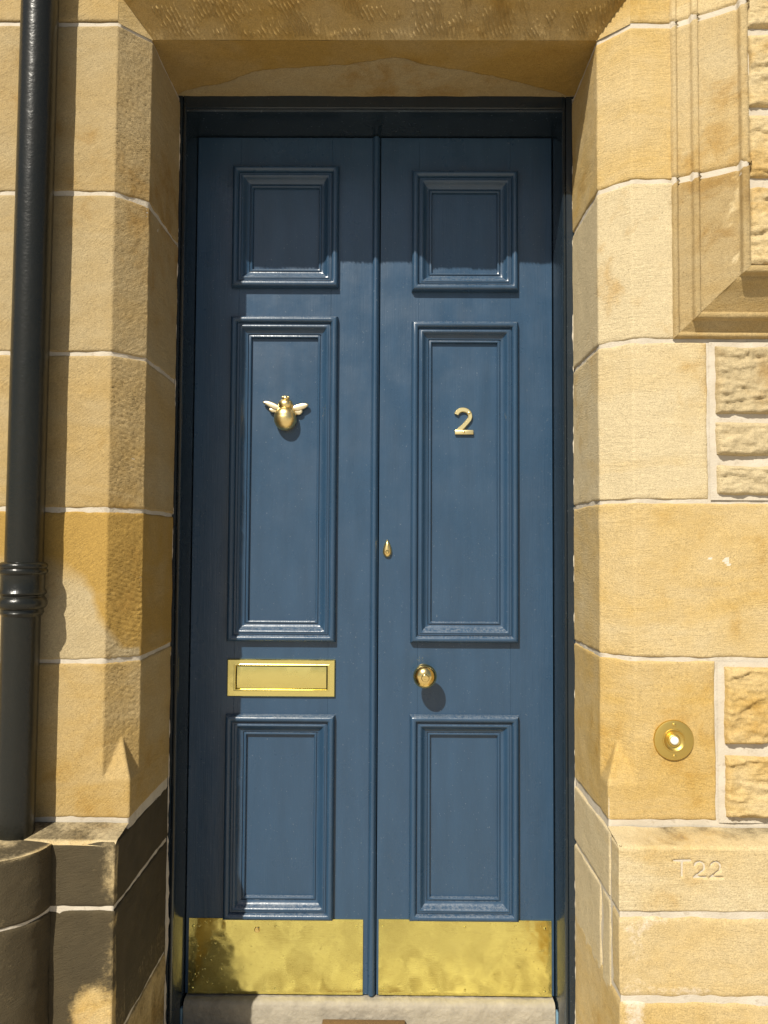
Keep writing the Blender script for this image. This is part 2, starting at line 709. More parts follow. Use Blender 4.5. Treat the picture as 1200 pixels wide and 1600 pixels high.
colsR = [
    (2.059, 2.414, .626, (.60, .0, .0, .06)),
    (1.701, 2.059, .626, (-.55, .0, .16, .04)),
    (1.346, 1.701, .700, (.05, .0, .03, -.05)),
    (1.003, 1.346, 1.35, (.55, .0, .0, .03)),
    (.655, 1.003, .709, (.72, .0, -.05, -.25)),
]
for i, (a, b, xe, c) in enumerate(colsR):
    ex = tool_right
    cf = None
    if i == 4:
        stp = stop_fn(.30 - CH, .826, .735)

        def ex(P, ss, stp=stp):
            s = stp(P, ss)
            return np.where(s > 0, s, tool_right(P, ss) * (P[..., 2] > .74))
    if i == 3:
        cf = spots([(.735, 1.218, .006), (.738, 1.210, .005), (.698, 1.222, .004)])
    block(ra, RPc + [(xe - (0 if xe in (.626, 1.35) else .0), 0)], a + G, b - G, c, 40 + i, extra=ex, colfn=cf, e1=xe in (.700, .709))
for i, (a, b) in enumerate(((.655, 1.003), (1.003, 1.346), (1.346, 1.83))):
    block(ra, [(1.505 if i != 1 else 1.356, 0), (2.6, 0)], a + G, b - G, (.4, 0, 0, .1), 60 + i, res=.012, e0=True)
block(ra, [(1.555, -.066), (2.6, -.066)], 1.84, ZT0, (.4, 0, 0, .1), 64, res=.012, e0=True)
JR = ra.build('jamb', STONE, HOUSE)
ma = Acc()
mortar(ma, RPc + [(1.35, 0)], .735, 2.42, 6)
mortar(ma, [(XR, .30), (XR, 0), (1.35, 0)], .63, .735, 7)
ma.build('mortar', MORTAR, JR)

# lintel: front, mitred chamfer with chisel strokes, stained soffit
li = Acc()
CV = .0668
ZS = 2.42
ZT = 3.0


def rect_patch(acc, o, u, v, nu, nv, N, col, seed, amp=.002, edge=.0, extra=None, colfn=None, lim=None, freq=16):
    o, u, v, N = [np.array(q, float) for q in (o, u, v, N)]
    a = np.linspace(0, 1, nu)[:, None, None]
    b = np.linspace(0, 1, nv)[None, :, None]
    P = o + a * u + b * v
    if lim is not None:
        P = lim(P, a[..., 0], b[..., 0])
    NN = np.broadcast_to(N / np.linalg.norm(N), P.shape)
    ed = np.full(P.shape[:2], 9.)
    ex = extra(P, a[..., 0], b[..., 0]) if extra else None
    finish(acc, P, NN, ed, col, amp, .006, seed, ex, colfn, freq)


# wall face over the opening (built as one wide stone course)
block(li, [(-1.3, 0), (XL - CH, 0)], 2.4215, ZT, (.45, 0, -.6, .6), 71, res=.008, et=False)
rect_patch(li, (XL - CH, 0, ZS + CV), (XR - XL + 2 * CH, 0, 0), (0, 0, ZT - ZS - CV), 140, 70, (0, -1, 0), (.5, 0, 0, .1), 72)
block(li, [(XR + CH, 0), (.626, 0)], 2.4185, ZT, (.70, 0, 0, .1), 73, res=.006, et=False)
# jamb-side triangles of the chamfer below the mitre
for sx, x0, sg in ((XL - CH, XL, 1), (XR + CH, XR, -1)):
    def lim(P, a, b, sx=sx, x0=x0):
        Q = P.copy()
        Q[..., 0] = sx + (x0 - sx) * a
        Q[..., 1] = CH * a
        Q[..., 2] = ZS - .002 + b * (CV * (1 - a) + .002)
        return Q
    rect_patch(li, (0, 0, 0), (1, 0, 0), (0, 0, 1), 24, 24, (sg, -1, 0), (.55, 0, 0, .4), 75, lim=lim)


def chisel(P, a, b):
    x = P[..., 0]
    t = b * np.ones_like(x)
    ph = (x - .040 * t + .006 * fbm(P, 9, 2, 3)) / .0105 + .5 * fbm(P, 30, 2, 8)
    rid = np.abs(np.sin(math.pi * ph))
    gate = np.clip(fbm(P, 30, 3, 55) * 2.6 + .42 + 1.1 * (t - .5), 0, 1) * np.clip((.985 - t) / .14, 0, 1) * np.clip((a * (1 - a)) / .012, 0, 1)
    return .0062 * (1 - rid) ** 2 * gate + .0010 * fbm(P, 150, 2, 90) * gate - .0012 * np.sin(math.pi * t)


def limc(P, a, b):
    Q = P.copy()
    xa, xb = XL - CH * (1 - b), XR + CH * (1 - b)
    Q[..., 0] = xa + (xb - xa) * a
    Q[..., 1] = CH * b
    Q[..., 2] = ZS + CV * (1 - b)
    return Q


rect_patch(li, (0, 0, 0), (1, 0, 0), (0, 0, 1), 760, 60, (0, -1, -1), (.7, .05, -.6, 1.5), 76, amp=.0008, extra=chisel, lim=limc)


def flake_mask(P):
    x = (P[..., 0] - XL) / (XR - XL)
    lim_ = .30 - .012 - .135 * np.clip(np.sin(np.clip(x * 1.02 + .0, 0, 1) * math.pi) ** .75, 0, 1) - .018 * fbm(P, 9, 4, 14) - .026 * np.exp(-((x - .55) / .07) ** 2)
    return np.clip((P[..., 1] - lim_) / .006, 0, 1)


def soff(P, a, b):
    return -.007 * flake_mask(P)


def soffc(P, c):
    k = flake_mask(P)
    c[..., 0] = .95 - .75 * k
    c[..., 1] = .14 * (1 - k)


rect_patch(li, (XL - .01, CH, ZS), (XR - XL + .02, 0, 0), (0, .30 - CH, 0), 260, 80, (0, 0, -1), (.9, 0, -.6, 0), 78, extra=soff, colfn=soffc)
LI = li.build('lintel', STONE, HOUSE)

# plinths: sloped cap, faces in courses, square corner into the reveal
PT, PF, GZ = .645, -.08, -.19


def plinth(left):
    acc, mo = Acc(), Acc()
    soot = .62 if left else -.1
    xi = -.5585 if left else .4735
    xf = -2.0 if left else 2.1
    # cap
    xs = np.array(sorted((xi, xf)))
    nu = 190

    def limp(P, a, b):
        Q = P.copy()
        Q[..., 0] = xs[0] + (xs[1] - xs[0]) * a
        Q[..., 1] = PF * b
        Q[..., 2] = PT - .013 * b - .006 * np.clip((b - .85) / .15, 0, 1) ** 2
        return Q

    def edgec(P, c):
        if left:
            c[..., 1] = .54 + .25 * fbm(P, 12, 3, 4) - .45 * np.clip((-P[..., 1] - .066) / .014, 0, 1)
        else:
            c[..., 1] = .14 + .5 * np.clip(fbm(P, 9, 3, 4), 0, 1)
            c[..., 2] = .25
    rect_patch(acc, (0, 0, 0), (1, 0, 0), (0, 0, 1), nu, 24, (0, -.15, 1), (.2, .2, .1, 0), 81 + left, amp=.0025, lim=limp, colfn=edgec)
    path = [(xf, PF), (xi, PF), (xi, .30)] if left else [(xi, .30), (xi, PF), (xf, PF)]
    arris = xi

    def sootc(P, c):
        if left:
            d = np.abs(P[..., 0] - arris)
            bare = np.exp(-(d / .028) ** 2) * (P[..., 1] < PF + .02)
            low = np.clip((.36 - P[..., 2]) / .07, 0, 1) * np.exp(-((P[..., 0] + .602) / .035) ** 2)
            c[..., 1] = c[..., 1] - .42 * bare * (.6 + .8 * fbm(P, 40, 3, 6)) - 1.3 * low
            c[..., 1] += .10 * (P[..., 1] > 0)
        else:
            c[..., 2] = c[..., 2] + .12 * (P[..., 1] > PF + .01)
    if left:
        rows = [(.499, .632, (.35, .80, .0, .2)), (.22, .499, (.5, .86, .0, .3)), (GZ, .22, (.4, .6, 0, .2))]
        for i, (a, b, c) in enumerate(rows):
            block(acc, path, a + G, b - (0 if i == 0 else G), c, 85 + i, colfn=sootc, amp=.003)
    else:
        strokes = t22()

        def engrave(P, ss):
            d = np.full(P.shape[:2], 9.)
            for (x0, z0), (x1, z1) in strokes:
                px, pz = P[..., 0] - x0, P[..., 2] - z0
                dx, dz = x1 - x0, z1 - z0
                t = np.clip((px * dx + pz * dz) / (dx * dx + dz * dz), 0, 1)
                d = np.minimum(d, np.hypot(px - t * dx, pz - t * dz))
            d[(P[..., 1] > PF + .01)] = 9
            return -.0050 * np.clip(1 - (d / .0030) ** 2, 0, 1)

        def capc(P, c):
            sootc(P, c)
            c[..., 1] = np.maximum(c[..., 1], -.02 + .25 * fbm(P, 7, 3, 2))
        block(acc, [(xi, -.022), (xi, PF), (xf, PF)], .4995 + G, .634, (.22, -.05, .05, .0), 91, res=.0025, colfn=capc, amp=.0018, extra=engrave, e0=True)
        block(acc, [(xi, .30), (xi, -.014)], .4995 + G, .640, (.1, -.1, .16, .4), 92, colfn=sootc, e1=True)

        def saltc(P, c):
            sootc(P, c)
            f = np.exp(-((P[..., 0] - .505) / .03) ** 2) + np.exp(-((P[..., 2] - .49) / .02) ** 2) * (P[..., 0] < .62) + np.exp(-((P[..., 2] - .345) / .02) ** 2) * (P[..., 0] < .66)
            c[..., 2] = c[..., 2] + .42 * np.clip(f, 0, 1) * (P[..., 1] < PF + .01)
        block(acc, [(xi, -.022), (xi, PF), (.795, PF)], .329 + G, .4995 - G, (.55, -.1, .0, -.1), 93, colfn=saltc, e0=True, e1=True, edge=.012)
        block(acc, [(.809, PF), (xf, PF)], .329 + G, .4995 - G, (.6, -.1, .0, -.1), 94, e0=True, edge=.012)
        block(acc, [(xi, .30), (xi, .06)], .30, .4995 - G, (.05, -.1, .2, .4), 95, e1=True)
        block(acc, [(xi, .048), (xi, -.014)], .30, .4995 - G, (.1, -.1, .2, .4), 98, e0=True, e1=True)
        block(acc, [(xi, .30), (xi, PF), (xf, PF)], GZ, .329 - G, (.6, -.1, .12, -.1), 96, colfn=saltc, edge=.012)
    mortar(mo, path, GZ, .629, 99)
    return acc, mo


def t22():
    s = [((.5854, .6061), (.6193, .6064)), ((.6021, .6061), (.6021, .5741))]
    for x0, w in ((.6271, .023), (.6597, .023)):
        zt, zb = .6040, .5735
        pts = []
        r = w * .44
        for k in range(9):
            a = R(165 - k * 26)
            pts.append((x0 + w * .48 + r * math.cos(a), zt - r + r * math.sin(a)))
        pts.append((x0, zb))
        pts.append((x0 + w, zb))
        s += list(zip(pts, pts[1:]))
    return s


for left in (True, False):
    acc, mo = plinth(left)
    pl = acc.build('plinth', STONE, HOUSE)
    mo.build('mortar', MORTAR, pl)

# round pedestal under the downpipe
pe = Acc()
pcx, pcy, pr = -.792, -.078, .104
for zi, (a, b, sd) in enumerate(((.499, .631, 101), (GZ, .499, 102))):
    th = np.linspace(R(182), R(358), 80)
    zz = axis(a + (G if zi == 0 else 0), b - (G if zi else 0), .006, zi == 0, zi == 1)
    P = np.zeros((80, len(zz), 3))
    P[..., 0] = (pcx + pr * np.cos(th))[:, None]
    P[..., 1] = (pcy + pr * np.sin(th))[:, None]
    P[..., 2] = zz[None, :]
    N = np.zeros_like(P)
    N[..., 0], N[..., 1] = np.cos(th)[:, None], np.sin(th)[:, None]
    ed = np.full(P.shape[:2], 9.)
    ed = np.minimum(ed, (zz - a if zi == 0 else b - zz)[None, :])

    def pcol(P, c):
        c[..., 1] = c[..., 1] - .3 * np.clip(fbm(P, 10, 3, 8), 0, 1) - .3 * np.clip((P[..., 2] - .618) / .012, 0, 1)
    finish(pe, P, N, ed, (.35, .84, 0, .3), .004, .008, sd, None, pcol)
rr = np.linspace(.0, pr, 26)
th = np.linspace(R(180), R(360), 80)
P = np.zeros((80, 26, 3))
P[..., 0] = pcx + rr[None, :] * np.cos(th)[:, None]
P[..., 1] = pcy + rr[None, :] * np.sin(th)[:, None]
P[..., 2] = .640 - .002 - .009 * (rr / pr)[None, :] ** 2
N = np.zeros_like(P)
N[..., 2] = 1


def ptop(P, c):
    c[..., 1] = .58 + .25 * fbm(P, 14, 3, 4) - .4 * np.clip((np.hypot(P[..., 0] - pcx, P[..., 1] - pcy) - .09) / .012, 0, 1)


finish(pe, P, N, np.full(P.shape[:2], 9.), (.3, .3, .1, 0), .003, .006, 103, None, ptop)
PE = pe.build('pedestal', STONE, HOUSE)
mo = Acc()
th = np.linspace(R(181), R(359), 60)
zz = np.linspace(.48, .52, 6)
P = np.zeros((60, 6, 3))
P[..., 0] = (pcx + (pr - .003) * np.cos(th))[:, None]
P[..., 1] = (pcy + (pr - .003) * np.sin(th))[:, None]
P[..., 2] = zz[None, :]
mo.grid(P)
mo.build('mortar', MORTAR, PE)

# moulded stone surround of the projecting bay, top right
PROF = [(.1215, .000), (.1195, .0065), (.1165, .0095), (.1130, .0098), (.1098, .0075), (.1085, .0050), (.1060, .0062),
        (.1000, .0100), (.0930, .0140), (.0880, .0165), (.0865, .0170), (.0850, .0200), (.0835, .0290), (.0800, .0315),
        (.0750, .0325), (.0725, .0320), (.0710, .0290), (.0700, .0255), (.0680, .0265), (.0600, .0300), (.0500, .0350), (.0400, .0405),
        (.0300, .0465), (.0200, .0530), (.0120, .0580), (.0060, .0610), (.0030, .0605), (.0005, .0640), (.0000, .0760), (-.0015, .0795), (-.0050, .0805), (-.0140, .0805), (-.0155, .074)]
CXS, CZS = .745, 1.826          # lower left corner of the lip
su = Acc()
pd = []
for (u0, d0), (u1, d1) in zip(PROF, PROF[1:]):
    k = max(1, int(math.dist((u0, d0), (u1, d1)) / .0035))
    for q in range(k):
        pd.append((u0 + (u1 - u0) * q / k, d0 + (d1 - d0) * q / k))
pd.append(PROF[-1])
pd = np.array(pd)


def bay_leg(vert, a, b, col, seed):
    n = max(2, int((b - a) / .005))
    tt = np.linspace(0, 1, n)
    P = np.zeros((len(pd), n, 3))
    u, d = pd[:, 0:1], pd[:, 1:2]
    if vert:
        lo = np.where(a <= CZS + .0001, CZS - u, a)
        P[..., 2] = lo + (b - lo) * tt[None, :]
        P[..., 0] = CXS - u
        P[..., 1] = -d
    else:
        lo = np.where(a <= CXS + .0001, CXS - u, a)
        P[..., 0] = lo + (b - lo) * tt[None, :]
        P[..., 2] = CZS - u
        P[..., 1] = -d
    N = shade_normals(P, np.array([-1 if vert else 0, -1, 0 if vert else -1.]))
    ed = np.full(P.shape[:2], 9.)
    if vert:
        if a > CZS + .001:
            ed = np.minimum(ed, P[..., 2] - a)
        ed = np.minimum(ed, b - P[..., 2])

    def cc(P, c):
        if a <= CZS + .001 and vert:
            f = np.exp(-((P[..., 1] + .058) / .006) ** 2) * (fbm(P, 45, 3, 3) > .12)
            c[..., 2] = c[..., 2] + .8 * f
        c[..., 1] = c[..., 1] + .1 * fbm(P, 12, 3, 9)
    finish(su, P, N, ed, col, .0012, .006, seed, None, cc, 30, .005)


bay_leg(True, CZS, 2.059 - .004, (.15, .20, -.80, .3), 111)
bay_leg(True, 2.059 + .004, 2.414 - .004, (.30, -.1, -.35, .1), 112)
bay_leg(True, 2.414 + .004, ZT, (.40, -.1, .0, .1), 113)
bay_leg(False, CXS, 2.6, (.45, .14, -.60, .1), 114)
SU = su.build('moulded_surround', STONE, HOUSE)
mo = Acc()
pts = np.linspace(0, 1, 12)
P = np.zeros((len(pd), 12, 3))
for zc in (2.059, 2.414):
    P[..., 0] = CXS - pd[:, 0:1]
    P[..., 1] = -pd[:, 1:2] + .0035
    P[..., 2] = zc - .02 + .04 * pts[None, :]
    mo = Acc()
    mo.grid(P.copy())
    mo.build('mortar', MORTAR, SU)


# rock-faced rubble: inside the bay and beside the right jamb
def rubble(acc, x0, x1, z0, z1, y, col, seed, bulge=.012, rough=.016, rnd=.008):
    res = .0030
    xs, zs = axis(x0, x1, res), axis(z0, z1, res)
    P = np.zeros((len(xs), len(zs), 3))
    P[..., 0], P[..., 1], P[..., 2] = xs[:, None], y, zs[None, :]
    jig = .006 * fbm(P, 14, 3, seed + 3)
    ed = np.minimum(np.minimum(xs - x0, x1 - xs)[:, None], np.minimum(zs - z0, z1 - zs)[None, :])
    e = np.clip(ed / .010, 0, 1)
    Q = P * np.array([.6, 1, 1.45]) + .010 * np.stack([fbm(P, 26, 2, seed + 61), 0 * P[..., 0], fbm(P, 26, 2, seed + 62)], -1)
    n = fbm(Q, 9, 4, seed)
    lay = n * 2.2 + P[..., 2] * 14
    fr = lay - np.floor(lay)
    step = np.clip(fr / .16, 0, 1) - fr                       # spalled ledges with a sharp lower lip
    rid = 1 - np.abs(fbm(Q, 24, 4, seed + 40))
    h = bulge * (1 - (1 - e) ** 2) + np.maximum(rough * (.50 * step + .65 * n + .55 * (rid - .75)) * e ** .5, -.75 * bulge)
    h = h + .0038 * fbm(P * np.array([.7, 1, 1.3]), 62, 4, seed + 2) + .0016 * fbm(P, 210, 2, seed + 4)
    ee = np.clip(1 - (ed + jig) / rnd, 0, 1)
    h = h - .014 * ee ** 2
    P[..., 1] -= h
    c = np.broadcast_to(np.array(col, float), (*P.shape[:2], 4)).copy()
    acc.grid(P, c, flip=True)


ru = Acc()
# beside the jamb, upper cell
zc = [(1.534, 1.690), (1.4425, 1.521), (1.356, 1.4275)]
for i, (a, b) in enumerate(zc):
    rubble(ru, .713, 1.02 + .05 * i, a + .002, b, 0, [(-.7, .20, -.45, 0), (-.5, .14, -.35, 0), (-.4, .08, -.25, 0)][i], 120 + i, .010, .010)
    rubble(ru, 1.036 + .05 * i, 1.5, a + .002, b, 0, (.3, 0, 0, 0), 130 + i, .010, .010)
RU = ru.build('rubble_wall', STONE, HOUSE)
mo = Acc()
mortar(mo, [(.702, 0), (1.5, 0)], 1.349, 1.697, 181, inset=-.0005)
mo.build('mortar', MORTAR, RU)
ru = Acc()
for i, (a, b) in enumerate([(.820, .990), (.664, .800)]):
    rubble(ru, .724, 1.05 - .08 * i, a, b, 0, [(.62, 0, .02, 0), (.5, 0, .0, 0)][i], 140 + i, .009, .010)
    rubble(ru, 1.066 - .08 * i, 1.5, a, b, 0, (.4, 0, 0, 0), 145 + i, .009, .010)
RU = ru.build('rubble_wall', STONE, HOUSE)
mo = Acc()
mortar(mo, [(.712, 0), (1.5, 0)], .655, .998, 182, inset=-.0005)
mo.build('mortar', MORTAR, RU)
ru = Acc()
# bay field
rows = [1.838, 1.862, 2.013, 2.030, 2.168, 2.184, 2.345, 2.358, 2.52, 2.535, 2.7, 2.715, 2.98]
for i in range(0, 12, 2):
    a, b = (1.842, 2.012) if i == 0 else (rows[i], rows[i + 1])
    if i == 0:
        zz = [(1.842, 2.014), (2.031, 2.169), (2.185, 2.345), (2.358, 2.52), (2.535, 2.70), (2.715, 2.98)]
    a, b = zz[i // 2]
    xj = 1.0 + .09 * ((i * 7) % 5 - 2)
    rubble(ru, .7605, xj, a, b, -.070, [(.25, .05, 0, 0), (.35, .12, 0, 0), (.3, .05, 0, 0)][(i // 2) % 3], 150 + i, .005, .011, .005)
    rubble(ru, xj + .015, 1.55, a, b, -.070, (.4, .0, 0, 0), 170 + i, .005, .011)
RU = ru.build('bay_rubble', STONE, HOUSE)
mo = Acc()
mortar(mo, [(.757, -.070), (1.55, -.070)], 1.834, ZT, 180, inset=.001)
mo.build('mortar', MORTAR, RU)

# solid wall body behind the facing stones
bm = bmesh.new()
bbox(bm, -2.6, XL - .03, .07, .6, GZ, ZT, 0)
bbox(bm, XR + .03, 2.6, .07, .6, GZ, ZT, 0)
bbox(bm, XL - .03, XR + .03, .08, .6, ZS + .03, ZT, 0)
bmobj('wall_core', bm, STONE, HOUSE)
bm = bmesh.new()
bbox(bm, XL - .03, XR + .03, .59, .62, GZ, ZS + .03, 0)
bmobj('gap_backing', bm, DARKGAP, HOUSE)  # unseen dark sheet added behind the doors to stop light leaking through

# ------------------------------------------------------------------ door frame
FR = thing('door_frame', 'dark blue glossy painted timber door frame set inside the stone opening', 'door frame', (-.045, .36, 0))
FXL, FXR, FZT = -.5405, .4490, 2.3845
bm = bmesh.new()


def frame_prof(sign, xin, xout):
    # plan profile of an upright: bead on the arris, then the flat inner face
    pr = [(xout, .296), (xin + sign * .010, .296), (xin + sign * .009, .301), (xin + sign * .007, .297), (xin + sign * .003, .2955), (xin, .299), (xin, .304), (xin + sign * .0015, .308), (xin, .311), (xin, .4225), (xin + sign * .0, .47), (xout, .47)]
    return pr


for sign, xin, xout in ((-1, FXL, -.585), (1, FXR, .505)):
    pr = frame_prof(sign, xin, xout)
    rings = []
    for z in (-.03, ZS + .02):
        rings.append([bm.verts.new((x, y, z)) for x, y in pr])
    join_rings(bm, rings, len(pr))
    bm.faces.new(rings[0])
    bm.faces.new(rings[1])
    bmobj('frame_post', bm, FRAMEP, FR, 30)
    bm = bmesh.new()
pr = [(.296, ZS + .02), (.296, FZT + .012), (.3, FZT + .009), (.2965, FZT + .006), (.2975, FZT + .001), (.302, FZT), (.43, FZT), (.47, FZT), (.47, ZS + .02)]
rings = [[bm.verts.new((x, y, z)) for y, z in pr] for x in (FXL - .001, FXR + .001)]
join_rings(bm, rings, len(pr))
bmobj('frame_head', bm, FRAMEP, FR, 30)
# mastic bead between frame and stone
mo = Acc()
for x0, sg in ((XL, 1), (XR, -1)):
    zz = np.linspace(-.02, ZS, 420)
    th = np.linspace(0, math.pi / 2, 5)
    P = np.zeros((5, 420, 3))
    Z = np.zeros((1, 420, 3))
    Z[..., 2] = zz
    Z[..., 0] = x0
    r = .0008 + .0042 * fbm(Z, 30, 4, 6) + .009 * np.clip(1 - (zz - .0) / .9, 0, 1)[None, :] * np.clip(fbm(Z, 6, 2, 3) + .35, 0, 1)
    r = np.clip(r, .0005, .02)
    P[..., 0] = x0 - sg * .001 + sg * r * np.cos(th)[:, None]
    P[..., 1] = .297 - r * np.sin(th)[:, None]
    P[..., 2] = zz[None, :]
    mo.grid(P, flip=sg < 0)
mo.build('pointing_bead', MORTAR, FR)
for x0, x1 in ((FXL - .004, FXL + .0045), (FXR - .0045, FXR + .004)):
    bm = bmesh.new()
    bbox(bm, x0, x1, .384, .4, -.025, .026, .002)
    o = bmobj('paint_patch', bm, PALEBLUE, FR)
    o['label'] = 'flaked pale blue paint at the foot of the frame'

# ------------------------------------------------------------------ door leaves
DY = .42           # face of stiles and rails
MP = [(-.0008, -.001), (-.0004, .0030), (.0004, .0098), (.0014, .0146), (.0036, .0182), (.0066, .0202), (.0098, .0208), (.0130, .0200), (.0158, .0180), (.0176, .0152), (.0184, .0122),
      (.0190, .0088), (.0204, .0088), (.0210, .0112), (.0245, .0112), (.0251, .0124), (.0275, .0132), (.0300, .0124), (.0325, .0096), (.0350, .0062), (.0375, .0032),
      (.0405, .0010), (.0435, -.0006), (.0466, -.0014), (.0472, -.0052), (.0486, -.0052), (.0496, -.0022), (.0525, -.0014), (.0548, -.0024), (.0560, -.0056), (.0562, -.0125)]


def moulding(x0, x1, z0, z1, parent):
    bm = bmesh.new()
    n = 26
    rings = []
    seed = random.randint(0, 999)
    for u, h in MP:
        c = [(x0 + u, z0 + u), (x1 - u, z0 + u), (x1 - u, z1 - u), (x0 + u, z1 - u)]
        ring = []
        for (ax, az), (bx, bz) in zip(c, c[1:] + c[:1]):
            for k in range(n):
                ring.append((ax + (bx - ax) * k / n, DY - h, az + (bz - az) * k / n))
        P = np.array(ring)
        P[:, 1] += .0004 * fbm(P[None, :, :], 14, 2, seed)[0]
        rings.append([bm.verts.new(p) for p in P])
    join_rings(bm, rings, 4 * n)
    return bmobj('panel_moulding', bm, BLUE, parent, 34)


def leaf(name_label, x0, x1, px0, px1, panels, root_x):
    L = thing('door_leaf', name_label, 'door leaf', (root_x, DY, .047))
    z0, z1 = .0475, 2.3815
    for a, b in ((x0, px0 + .02), (px1 - .02, x1)):
        bm = bmesh.new()
        bbox(bm, a, b, DY, DY + .045, z0, z1, .0006)
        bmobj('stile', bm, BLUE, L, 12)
    ed = [z0] + [q for p in sorted(panels) for q in p] + [z1]
    for k in range(0, len(ed), 2):
        bm = bmesh.new()
        a, b = ed[k], ed[k + 1]
        bbox(bm, px0 + .0201, px1 - .0201, DY + .0002, DY + .045, a - (0 if k == 0 else .02), b + (0 if k == len(ed) - 2 else .02), .0005)
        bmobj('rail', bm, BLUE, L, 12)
    for a, b in panels:
        bm = bmesh.new()
        bbox(bm, px0 + .03, px1 - .03, DY + .0115, DY + .03, a + .03, b - .03, 0)
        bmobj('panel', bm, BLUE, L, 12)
        moulding(px0, px1, a, b, L)
    return L


PL_ = [(.2445, .786), (.9825, 1.8735), (1.9545, 2.296)]
PR_ = [(.2455, .788), (.9825, 1.861), (1.9455, 2.283)]
LEFT = leaf('left blue door leaf with the brass bee knocker and letter plate', -.5385, -.0305, -.439, -.144, PL_, -.28)
RIGHT = leaf('right blue door leaf with the brass number 2 and round knob', -.0275, .4465, .0592, .352, PR_, .21)
# astragal bead on the meeting edge
bm = bmesh.new()
xa, xb = -.0515, -.0305
pr = [(xa, DY + .004), (xa, DY - .001), (xa + .0012, DY + .0012), (xa + .0028, DY - .004), (xa + .006, DY - .0092), (xa + .0105, DY - .0108), (xa + .015, DY - .0092), (xa + .0185, DY - .004), (xb, DY + .002), (xb, DY + .02)]
rings = [[bm.verts.new((x, y, z)) for x, y in pr] for z in (.048, 2.381)]
join_rings(bm, rings, len(pr))
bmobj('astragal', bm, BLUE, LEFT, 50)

bm = bmesh.new()
bbox(bm, -.05, -.012, DY + .0455, DY + .055, .05, 2.38, 0)
bmobj('gap_block_strip', bm, DARKGAP, LEFT)  # dark strip added behind the meeting gap to block light between the leaves

# kick plates: thin dented brass sheets


def kick(x0, x1, z0, z1, parent, seed, curl=0):
    nx, nz = 120, 60
    a = np.linspace(x0, x1, nx)[:, None]
    b = np.linspace(z0, z1, nz)[None, :]
    P = np.zeros((nx, nz, 3))
    P[..., 0], P[..., 2] = a, b
    d = .0011 * fbm(P, 6, 3, seed) + .0003 * fbm(P, 40, 2, seed + 1)
    if curl:
        d = d + curl * np.clip((P[..., 0] - (x1 - .10)) / .10, 0, 1) ** 2
    P[..., 1] = DY - .0022 - d
    acc = Acc()
    acc.grid(P, flip=True)
    B = P.copy()
    B[..., 1] = DY - .0004
    for e in (np.stack([P[0], B[0]]), np.stack([B[-1], P[-1]]), np.stack([B[:, 0], P[:, 0]]), np.stack([P[:, -1], B[:, -1]])):
        acc.grid(e)
    k = acc.build('kick_plate', KICK, parent, 30)
    for sx in (x0 + .012, (x0 + x1) / 2, x1 - .018):
        for sz in (z0 + .014, z1 - .02):
            bm = bmesh.new()
            lathe_y(bm, sx, sz, [(.0035, DY - .002), (.0032, DY - .0034), (.002, DY - .0040), (0, DY - .0041)], 16)
            bmobj('screw', bm, KICK, k)
    return k


kL = kick(-.5300, -.0637, .0475, .2440, LEFT, 7)
kR = kick(-.0218, .4396, .0475, .2455, RIGHT, 9, .0015)
bm = bmesh.new()
lathe_y(bm, -.347, .2155, [(.0075, DY - .002), (.0075, DY - .004), (.006, DY - .0055), (.003, DY - .005), (0, DY - .005)], 24)
bmobj('round_patch', bm, BRASS, kL)

# letter plate
bm = bmesh.new()
lx0, lx1, lz0, lz1 = -.4365, -.1437, .8340, .9345
fx0, fx1, fz0, fz1 = -.4105, -.167, .8560, .9154


def frame_rings(bm, outs):
    rings = [[bm.verts.new(p) for p in ((a, y, c), (b, y, c), (b, y, d), (a, y, d))] for a, b, c, d, y in outs]
    join_rings(bm, rings, 4)
    return rings


i_ = .0
frame_rings(bm, [(lx0, lx1, lz0, lz1, DY), (lx0, lx1, lz0, lz1, DY - .0045), (lx0 + .0022, lx1 - .0022, lz0 + .0022, lz1 - .0022, DY - .0070),
                 (fx0 - .0075, fx1 + .0075, fz0 - .0065, fz1 + .0065, DY - .0076), (fx0 - .0060, fx1 + .0060, fz0 - .0050, fz1 + .0050, DY - .0084), (fx0 - .0035, fx1 + .0035, fz0 - .0030, fz1 + .0030, DY - .0080), (fx0, fx1, fz0, fz1, DY - .0020), (fx0, fx1, fz0, fz1, DY - .0002)])
LPL = bmobj('letter_plate', bm, BRASSL, LEFT, 20)
bm = bmesh.new()
nx, nz = 60, 18
acc = Acc()
P = np.zeros((nx, nz, 3))
P[..., 0] = np.linspace(fx0 + .0007, fx1 - .0007, nx)[:, None]
P[..., 2] = np.linspace(fz0 + .0007, fz1 - .0007, nz)[None, :]
q = np.minimum(np.linspace(0, 1, nx), 1 - np.linspace(0, 1, nx))[:, None] * np.ones((1, nz))
zq = np.linspace(-1, 1, nz)[None, :]
P[..., 1] = DY - .0034 - .0022 * (1 - zq ** 2) - .0005 * fbm(P, 9, 2, 3)
acc.grid(P, flip=True)
acc.build('letter_flap', BRASSL, LPL)
bm.free()

# knob: stem, rose, flattened ball with a small centre boss
kx, kz, ky = .0968, .9006, .36
bm = bmesh.new()
prof = [(.024, DY), (.024, DY - .003), (.021, DY - .006), (.013, DY - .008), (.0095, DY - .014), (.0095, DY - .028), (.012, DY - .033)]
for k in range(3, 25):
    a = math.pi * k / 24 * .93
    prof.append((.0315 * math.sin(a), ky + .024 * math.cos(a)))
prof += [(.0105, ky - .0236), (.0100, ky - .0262), (.0085, ky - .0275), (.0045, ky - .0272), (0, ky - .0265)]
lathe_y(bm, kx, kz, prof, 64)
bmobj('door_knob', bm, BRASS, RIGHT, 50)

